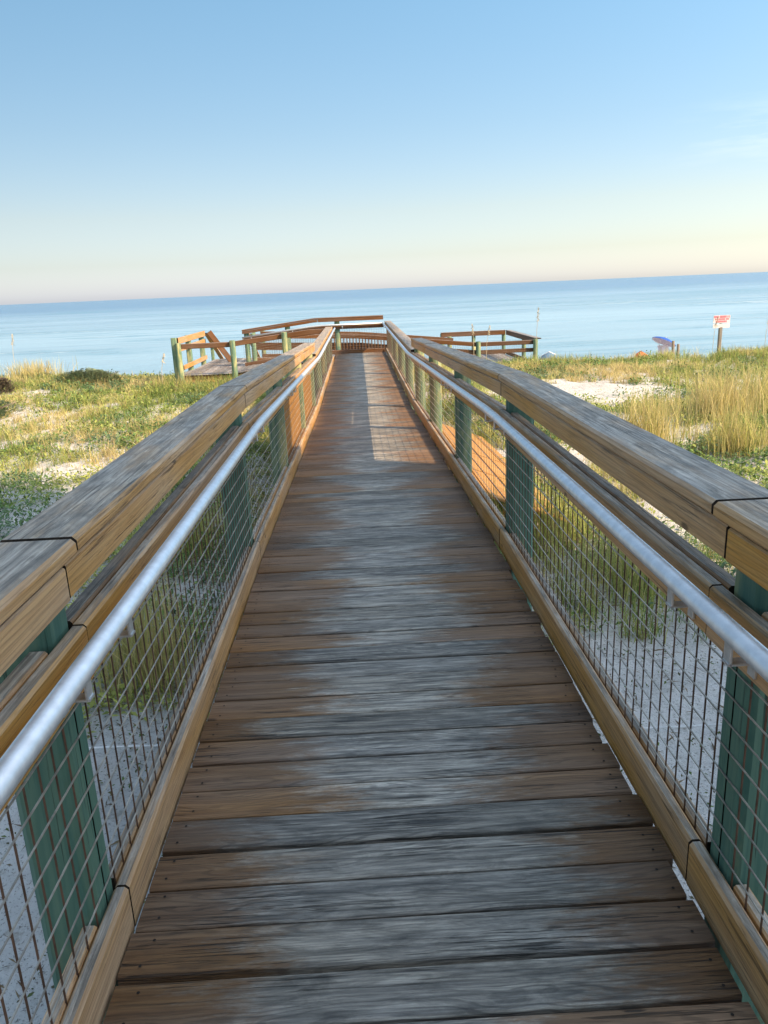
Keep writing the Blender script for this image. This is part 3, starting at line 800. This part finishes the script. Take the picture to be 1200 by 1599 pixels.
def blades(bx, by, bz, h, w, lean, cols, seed=1):
    """curved three-segment blades; every input is an array with one entry per blade"""
    r = np.random.default_rng(seed); n = len(bx)
    ph = r.uniform(0, 2 * np.pi, n); tw = ph + r.uniform(-0.9, 0.9, n) + np.pi / 2
    dx, dy = np.cos(ph) * lean, np.sin(ph) * lean
    sx, sy = np.cos(tw) * w / 2, np.sin(tw) * w / 2
    T = np.array([0, 0.4, 0.75, 1.0]); W = np.array([1.0, 0.85, 0.55, 0.08])
    V = np.zeros((n, 8, 3)); C = np.zeros((n, 8, 4)); C[..., 3] = 1
    for i in range(4):
        t = T[i]
        cx = bx + dx * t * t * h; cy = by + dy * t * t * h; cz = bz + h * t * (1 - 0.38 * np.minimum(lean, 1.2) * t)
        for s, k in ((-1, 0), (1, 1)):
            V[:, 2 * i + k, 0] = cx + s * sx * W[i]; V[:, 2 * i + k, 1] = cy + s * sy * W[i]; V[:, 2 * i + k, 2] = cz
            C[:, 2 * i + k, :3] = cols
    b = np.arange(n)[:, None] * 8
    F = np.concatenate([b + np.array([[0, 1, 3, 2]]), b + np.array([[2, 3, 5, 4]]), b + np.array([[4, 5, 7, 6]])], 1).reshape(-1, 4)
    return V.reshape(-1, 3), F, C.reshape(-1, 4)

def leaves(bx, by, bz, size, cols, seed=2, aspect=0.45, up=0.5):
    r = np.random.default_rng(seed); n = len(bx)
    ph = r.uniform(0, 2 * np.pi, n); el = r.uniform(-0.2, 1.1, n) * up * 2
    d = np.stack([np.cos(ph) * np.cos(el), np.sin(ph) * np.cos(el), np.sin(el)], 1)
    s = np.stack([-np.sin(ph), np.cos(ph), r.uniform(-0.4, 0.4, n)], 1)
    P = np.stack([bx, by, bz], 1); L = size[:, None]
    V = np.stack([P, P + d * L * 0.5 + s * L * aspect / 2, P + d * L - np.array([0, 0, 1]) * L * 0.12, P + d * L * 0.5 - s * L * aspect / 2], 1)
    C = np.ones((n, 4, 4)); C[..., :3] = cols[:, None, :]
    F = np.arange(n * 4).reshape(n, 4)
    return V.reshape(-1, 3), F, C.reshape(-1, 4)

def g2(x, y, cx, cy, r): return np.exp(-(((x - cx) ** 2 + (y - cy) ** 2) / (r * r)))
def sand_mask(x, y):
    s = 0.25 * g2(x, y, -5.1, 13.2, 0.7) + 0.6 * g2(x, y, -6.8, 14.0, 0.7) + 1.1 * g2(x, y, 5.3, 17.0, 1.35) + 1.0 * g2(x, y, 4.3, 18.4, 1.2) + 0.5 * g2(x, y, 7.5, 19.5, 0.8)
    s = s + 1.2 * g2(x, y, 2.0, 3.7, 1.05) + 1.1 * g2(x, y, -1.5, 3.4, 0.75) + 1.2 * g2(x, y, -1.6, 2.0, 1.2) + 0.2 * g2(x, y, -4.3, 12.3, 0.6)
    return s
STRAW = np.array([0.62, 0.51, 0.25]); YGREEN = np.array([0.45, 0.47, 0.13]); GREEN = np.array([0.13, 0.22, 0.055]); BLUEG = np.array([0.13, 0.21, 0.11])
def mixc(a, b, t): return a[None, :] * (1 - t[:, None]) + b[None, :] * t[:, None]

def walk_clear(x, y):
    c = (x > -0.95) & (x < 1.1) & (y < 24.2)
    c |= (x > -5.2) & (x < 0.9) & (y > 21.5) & (y < 27.2)
    c |= (x > -3.5) & (x < 6.1) & (y > 25.4) & (y < 27.2)
    c |= (x > 3.3) & (x < 6.1) & (y > 25.4) & (y < 31.2)
    return ~c

def dune_grass():
    n = 40000
    x = rng.uniform(-22, 27, n); y = rng.uniform(1.5, 31, n)
    fl = np.abs(x - 0.5) < 1.8 + 0.62 * y
    d = fbm(x * 0.45, y * 0.45, 21) + 0.20 * sst(15, 22, y) + 0.14 * sst(-0.5, -1.5, x) * sst(8, 11, y) - 0.55 * sand_mask(x, y)
    d = d + 0.22 * g2(x, y, 2.0, 6.6, 1.5) + 0.2 * g2(x, y, 6.6, 13.2, 2.4) - 0.3 * g2(x, y, -4.0, 9.6, 2.4) - 0.22 * g2(x, y, 4.6, 9.0, 1.3) + 0.2 * g2(x, y, -1.7, 7.5, 1.6) + 0.4 * g2(x, y, -6.0, 24.0, 2.0) + 0.3 * g2(x, y, 1.9, 5.9, 1.0) + 0.2 * g2(x, y, -5.0, 12.8, 1.6)
    strip = sst(19.4, 20.2, y) * sst(21.8, 21.2, y) * sst(-6.5, -5.0, x) * sst(-0.8, -1.6, x)
    d = d + 0.35 * strip - 0.35 * sst(4.2, 2.0, y)
    d = d + 0.34 * (fbm(x * 1.5 + 7, y * 1.5, 61, 3) - 0.5)
    k = fl & walk_clear(x, y) & (d > 0.44 + rng.uniform(-0.05, 0.20, n))
    x, y = x[k], y[k]
    nb = rng.integers(12, 34, len(x))
    ci = np.repeat(np.arange(len(x)), nb); m = len(ci)
    tone = fbm(x * 0.6 + 40, y * 0.6, 5); tone = np.clip((tone - 0.32) / 0.36 + 0.12 * sst(14, 20, y) + rng.normal(0, 0.16, len(x)), 0, 1)
    ht = (0.10 + 0.34 * fbm(x * 0.5, y * 0.5 + 30, 11)) * rng.uniform(0.5, 1.3, len(x)) * (1 - 0.28 * sst(0, -3, x) - 0.14 * sst(0, 3, x)) + 0.06 * sst(17, 23, y) + 0.10 * g2(x, y, 6.6, 13.2, 2.4)
    ht = ht + 0.20 * sst(19.4, 20.2, y) * sst(21.8, 21.2, y) * sst(-6.5, -5.0, x) * sst(-0.8, -1.6, x) + 0.15 * g2(x, y, 1.9, 5.9, 1.0)
    sp = rng.normal(0, 0.055, (m, 2))
    bx = x[ci] + sp[:, 0]; by = y[ci] + sp[:, 1]
    ok = walk_clear(bx, by); ci, bx, by = ci[ok], bx[ok], by[ok]; m = len(ci)
    h = ht[ci] * rng.uniform(0.55, 1.25, m)
    w = np.clip(0.0045 + 0.00032 * by, 0, 0.013) * rng.uniform(0.7, 1.3, m)
    t = np.clip(tone[ci] + rng.normal(0, 0.18, m), 0, 1)
    c = np.where((t < 0.45)[:, None], mixc(GREEN, YGREEN, np.clip(t / 0.45, 0, 1)), mixc(YGREEN, STRAW, np.clip((t - 0.45) / 0.55, 0, 1)))
    dead = rng.uniform(0, 1, m) < 0.12
    c[dead] = np.array([0.34, 0.25, 0.16])
    c = c * rng.uniform(0.7, 1.3, (m, 1))
    V, F, C = blades(bx, by, ground_z(bx, by) - 0.02, h, w, np.abs(rng.normal(0.6, 0.45, m)), c, 5)
    tag(mesh_np('dune_grass', V, F, M['grass'], False, None, C), 'yellow green dune grass covering the sand on both sides of the boardwalk', 'grass', kind='stuff')
    return len(F)
print('grass faces', dune_grass())

def ground_cover():
    n = 30000
    x = rng.uniform(-16, 18, n); y = rng.uniform(1.5, 25, n)
    fl = np.abs(x - 0.3) < 1.8 + 0.6 * y
    d = fbm(x * 0.6 + 11, y * 0.6 + 3, 31) + 0.06 * sst(-0.5, -1.5, x) - 0.35 * sand_mask(x, y) + 0.24 * g2(x, y, -4.0, 9.6, 2.6) + 0.2 * g2(x, y, 4.8, 9.4, 1.8) + 0.15 * g2(x, y, -1.7, 7.0, 1.5) + 0.1 * g2(x, y, 1.9, 6.2, 1.4) - 0.2 * sst(4.4, 2.4, y)
    k = fl & walk_clear(x, y) & (d > 0.455 + rng.uniform(-0.05, 0.14, n))
    x, y = x[k], y[k]
    nb = rng.integers(12, 34, len(x)); ci = np.repeat(np.arange(len(x)), nb); m = len(ci)
    rad = 0.13 + 0.12 * fbm(x, y, 77)
    a = rng.uniform(0, 2 * np.pi, m); q = np.sqrt(rng.uniform(0, 1, m)) * rad[ci]
    bx = x[ci] + np.cos(a) * q; by = y[ci] + np.sin(a) * q
    ok = walk_clear(bx, by); ci, bx, by, q = ci[ok], bx[ok], by[ok], q[ok]; m = len(ci)
    bz = ground_z(bx, by) + rng.uniform(0.0, 1.0, m) * (0.16 + 0.16 * (fbm(x * 1.3, y * 1.3, 63)[ci] > 0.55)) * (1 - q / rad[ci] * 0.7)
    t = np.clip((fbm(x * 0.8, y * 0.8, 55)[ci] - 0.3) / 0.4 + rng.normal(0, 0.15, m), 0, 1)
    c = np.where((t < 0.5)[:, None], mixc(BLUEG, GREEN, t * 2), mixc(GREEN, YGREEN, np.clip(t * 2 - 1, 0, 1) * 0.8)) * rng.uniform(0.65, 1.35, (m, 1))
    V, F, C = leaves(bx, by, bz, rng.uniform(0.03, 0.075, m) * (1 + by * 0.02), c, 6)
    # dry litter and stems on the sand
    n2 = 22000
    lx = rng.uniform(-12, 14, n2); ly = rng.uniform(1.3, 22, n2); kk = (np.abs(lx - 0.3) < 1.8 + 0.6 * ly) & walk_clear(lx, ly)
    lx, ly = lx[kk], ly[kk]; m2 = len(lx)
    c2 = mixc(np.array([0.10, 0.075, 0.05]), np.array([0.26, 0.19, 0.10]), rng.uniform(0, 1, m2))
    V2, F2, C2 = leaves(lx, ly, ground_z(lx, ly) + 0.012, rng.uniform(0.03, 0.14, m2), c2, 9, 0.10, 0.08)
    n3 = 15000   # small seedlings scattered over the open sand close to the boards
    px_ = np.where(rng.uniform(0, 1, n3) < 0.5, rng.uniform(-3.5, -1.0, n3), rng.uniform(1.1, 4.2, n3)); py_ = rng.uniform(1.0, 7.5, n3)
    c3 = mixc(GREEN, np.array([0.16, 0.11, 0.06]), rng.uniform(0, 1, n3)) * rng.uniform(0.4, 1.1, (n3, 1))
    cl = fbm(px_ * 2.2, py_ * 2.2, 91) > 0.47
    px_, py_, c3 = px_[cl], py_[cl], c3[cl]
    V3, F3, C3 = leaves(px_, py_, ground_z(px_, py_) + rng.uniform(0.0, 0.05, len(px_)), rng.uniform(0.010, 0.035, len(px_)), c3, 15, 0.5, 0.4)
    V2 = np.concatenate([V2, V3]); F2 = np.concatenate([F2, F3 + len(V2) - len(V3)]); C2 = np.concatenate([C2, C3])
    tag(mesh_np('ground_cover', np.concatenate([V, V2]), np.concatenate([F, F2 + len(V)]), M['leaf'], False, None, np.concatenate([C, C2])), 'low leafy green dune plants and dry litter spread over the white sand', 'ground cover', kind='stuff')
    return len(F)
print('cover faces', ground_cover())

def tuft(name, x, y, h, n, spread, tone, lab, cat='grass clump', group='tall grass clumps', seed=0):
    r = np.random.default_rng(100 + seed); g = gz(x, y)
    bx = r.normal(0, spread, n); by = r.normal(0, spread, n)
    t = np.clip(r.normal(tone, 0.2, n), 0, 1)
    c = np.where((t < 0.45)[:, None], mixc(GREEN, YGREEN, np.clip(t / 0.45, 0, 1)), mixc(YGREEN, STRAW, np.clip((t - 0.45) / 0.55, 0, 1))) * r.uniform(0.7, 1.3, (n, 1))
    w = (0.006 + 0.0003 * y) * r.uniform(0.7, 1.3, n)
    V, F, C = blades(bx, by, np.full(n, -0.03), h * r.uniform(0.5, 1.1, n), w, np.abs(r.normal(0.28, 0.22, n)), c, 200 + seed)
    o = mesh_np(name, V, F, M['grass'], False, None, C); o.location = (x, y, g)
    return tag(o, lab, cat, group)
TG = [(-1.55, 4.75, 0.95, 420, 0.16, 0.85, 'straw coloured grass tuft rising behind the nearest left wire mesh'),
      (-1.9, 7.3, 0.8, 380, 0.22, 0.6, 'yellow green grass tuft behind the left wire mesh by the second post'),
      (1.75, 7.1, 0.85, 420, 0.22, 0.45, 'bright green grass tuft behind the right wire mesh beside the second post'),
      (2.2, 5.7, 0.7, 380, 0.22, 0.55, 'leafy grass tuft behind the right wire mesh above the open sand'),
      (4.55, 12.0, 1.0, 520, 0.26, 0.85, 'tall straw coloured clump at the left edge of the right hand tall grass'),
      (6.3, 13.2, 1.05, 560, 0.34, 0.95, 'tallest golden clump in the middle of the right hand tall grass'),
      (7.6, 14.2, 0.95, 520, 0.34, 0.75, 'yellow clump towards the photo edge in the right hand tall grass'),
      (5.3, 10.6, 0.8, 460, 0.22, 0.8, 'nearest straw clump of the right hand tall grass above the green plants'),
      (-9.6, 23.2, 0.7, 700, 0.38, 0.95, 'golden grass clump on the dune crest at the far left')]
for i, (x, y, h, n, sp, tn, lab) in enumerate(TG): tuft('grass_clump', x, y, h, n, sp, tn, lab, seed=i)

def sea_oat(x, y, h, lab, seed, lean=0.2):
    r = random.Random(seed); g = gz(x, y)
    root = empty('sea_oat', (x, y, g), lab, 'sea oats', 'sea oat stalks')
    tip = Vector((x + lean * h * 0.6, y, g + h)); mid = Vector((x + lean * h * 0.12, y, g + h * 0.6))
    mb = MB(); mb.tube([(x, y, g - 0.05), mid, tip], [0.007, 0.006, 0.004], 5); mb.build('stalk', M['oat'], root)
    mb = MB()
    for k in range(26):
        t = k / 25; p = mid.lerp(tip, 0.45 + 0.55 * t)
        a = r.uniform(0, 6.28); d = Vector((math.cos(a), math.sin(a), -0.3)) * r.uniform(0.03, 0.075) * (1.1 - 0.5 * t)
        q = p + d; s = Vector((-d.y, d.x, 0)).normalized() * 0.014; up = Vector((0, 0, 0.03))
        b = len(mb.v); mb.v += [tuple(p), tuple(p + d * 0.5 + s), tuple(q - up), tuple(p + d * 0.5 - s)]
        mb.face((b, b + 1, b + 2, b + 3), [(0, 0)] * 4)
    mb.build('seed_head', M['oat'], root)
M['oat'] = plain('sea_oat_straw', (0.62, 0.54, 0.40), 0.8, 0, 0.2, 0.3, 20)
sea_oat(-10.2, 23.5, 1.4, 'tall pale sea oat stalk standing against the water at far left', 1, 0.1)
sea_oat(-5.2, 20.6, 1.0, 'thin sea oat stalk left of the green end post', 2, 0.25)
sea_oat(3.35, 22.6, 1.35, 'sea oat stalk in front of the middle of the lower platform railing', 3, -0.05)
sea_oat(3.75, 22.9, 1.25, 'second sea oat stalk close beside the platform railing post', 4, 0.15)
sea_oat(5.3, 23.2, 1.7, 'tallest pale sea oat above the right end of the lower platform', 5, 0.05)
sea_oat(11.0, 24.0, 1.25, 'slender sea oat between the blue umbrella and the sign', 6, 0.12)
sea_oat(12.9, 24.5, 1.3, 'sea oat stalk to the right of the warning sign', 7, 0.1)

def shrub(x, y, rx, ry, h, n, c, lab, seed):
    r = np.random.default_rng(seed); g = gz(x, y)
    root = empty('shrub', (x, y, g), lab, 'shrub')
    a = r.uniform(0, 2 * np.pi, n); q = np.sqrt(r.uniform(0, 1, n)); z = r.uniform(0, 1, n) ** 0.8
    lump = 0.75 + 0.35 * np.sin(a * 3 + seed) * np.cos(a * 2)
    bx = np.cos(a) * q * rx * lump * np.sqrt(1 - z * 0.8); by = np.sin(a) * q * ry * lump * np.sqrt(1 - z * 0.8); bz = z * h * (1 - 0.35 * q)
    cc = np.array(c)[None] * r.uniform(0.55, 1.5, (n, 1))
    V, F, C = leaves(bx, by, bz, r.uniform(0.05, 0.11, n), cc, seed, 0.4)
    mesh_np('foliage', V, F, M['leaf'], False, root, C)
    mb = MB()
    for k in range(7):
        b = r.uniform(0, 6.28); mb.tube([(x, y, g - 0.05), (x + math.cos(b) * rx * 0.6, y + math.sin(b) * ry * 0.6, g + h * 0.65)], [0.014, 0.005], 5)
    mb.build('stem', M['greypost'], root)
shrub(-7.6, 22.0, 1.5, 0.9, 0.55, 5200, (0.20, 0.24, 0.13), 'low dark green shrub on the dune crest left of the landing', 41)
shrub(-9.2, 20.0, 0.8, 0.6, 0.5, 2000, (0.15, 0.12, 0.085), 'small dark brown bush near the left edge of the crest', 42)
shrub(-8.4, 17.0, 1.5, 0.9, 0.45, 4200, (0.14, 0.20, 0.11), 'grey green low bush at the left edge below the crest', 43)

# ------------------------------------------------------------------ out of view: building block and tree shape added to shade the boards
M['siding'] = plain('house_siding', (0.55, 0.52, 0.46), 0.7, 0, 0.3, 0.15, 2)
M['roofing'] = plain('roof_shingle', (0.16, 0.15, 0.14), 0.85, 0, 0.2, 0.3, 6)
M['glass'] = plain('window_glass', (0.05, 0.07, 0.09), 0.08, 0, 0.5)
M['trim'] = plain('white_trim', (0.75, 0.74, 0.72), 0.5)

def shade_block():  # added out of view; sized and placed to shade the near boards
    x0, fx, y0, y1, top = 10.6, 15.2, -11.0, -0.9, 17.0
    h = empty('added_shade_block', (13, -5, -0.86), 'unseen pale apartment block with rows of windows, added behind and right to shade the near boardwalk', 'building')
    xm = (x0 + fx) / 2; hw = (fx - x0) / 2
    mb = MB(); mb.beam([(xm, y0, 0), (xm, y1, 0)], rect(-hw, hw, -1.2, top, 0), (1, 0, 0)); mb.build('wall', M['siding'], h)
    mb = MB(); mb.beam([(xm, y0 - 0.1, 0), (xm, y1 + 0.1, 0)], rect(-hw - 0.1, hw + 0.1, top + 0.002, top + 0.4, 0), (1, 0, 0)); mb.build('roof', M['roofing'], h)
    for z in (0.2, 3.2, 6.2, 9.2, 12.2, 14.6):
        for y in (-10.0, -7.2, -4.4, -1.6):
            mb = MB(); mb.beam([(x0 - 0.03, y, 0), (x0 - 0.03, y + 1.6, 0)], rect(-0.03, 0.06, z, z + 1.9, 0), (1, 0, 0)); w = mb.build('window', M['trim'], h)
            mb = MB(); mb.beam([(x0 - 0.07, y + 0.08, 0), (x0 - 0.07, y + 1.52, 0)], rect(-0.005, 0.01, z + 0.08, z + 1.82, 0), (1, 0, 0)); mb.build('pane', M['glass'], w)
shade_block()

def added_shade_tree():  # added caster: crown traced back along the sun from the deck's shaded strip
    kx = math.tan(SUN_AZ); kz = math.tan(SUN_EL) / math.cos(SUN_AZ)
    def up(X, D, z, k): return Vector((X + kx * k, D - k, z + kz * k))
    base = Vector((8.2, 1.4, gz(8.2, 1.4)))
    t = empty('added_shade_tree', base, 'unseen leaning tree shape added at the right to cast the shaded strip along the deck', 'tree')
    A = up(-0.36, 6.8, -0.1, 5); B = up(-0.36, 24.0, -0.25, 9.5)
    mb = MB(); mb.tube([base - Vector((0, 0, 0.3)), base.lerp(A, 0.5) - Vector((0.2, 0, 0.15)), A, A.lerp(B, 0.5), B], [0.24, 0.2, 0.15, 0.1, 0.04], 9)
    mb.build('trunk', M['greypost'], t)
    r = np.random.default_rng(9); n = 60000
    s = r.uniform(0, 1, n); ph = r.uniform(0, 2 * np.pi, n); q = np.sqrt(r.uniform(0, 1, n))
    rad = 0.285 * (1 + 0.16 * np.sin(s * 17) + 0.10 * np.sin(s * 41 + 1))
    ctr = np.array([up(-0.36, 6.8 + (24.0 - 6.8) * v, -0.1 - 0.15 * min(1, v * 3), 5 + 4.5 * v) for v in s]) - np.array(base)[None]
    P = ctr + (np.cos(ph) * q * rad)[:, None] * np.array([1.0, 0, 0])[None] + (np.sin(ph) * q * rad * 1.6)[:, None] * np.array(to_sun)[None]
    cc = GREEN[None] * r.uniform(0.5, 1.5, (n, 1))
    V, F, C = leaves(P[:, 0], P[:, 1], P[:, 2], r.uniform(0.05, 0.10, n), cc, 10, 0.5)
    mesh_np('crown', V, F, M['leaf'], False, t, C)
added_shade_tree()
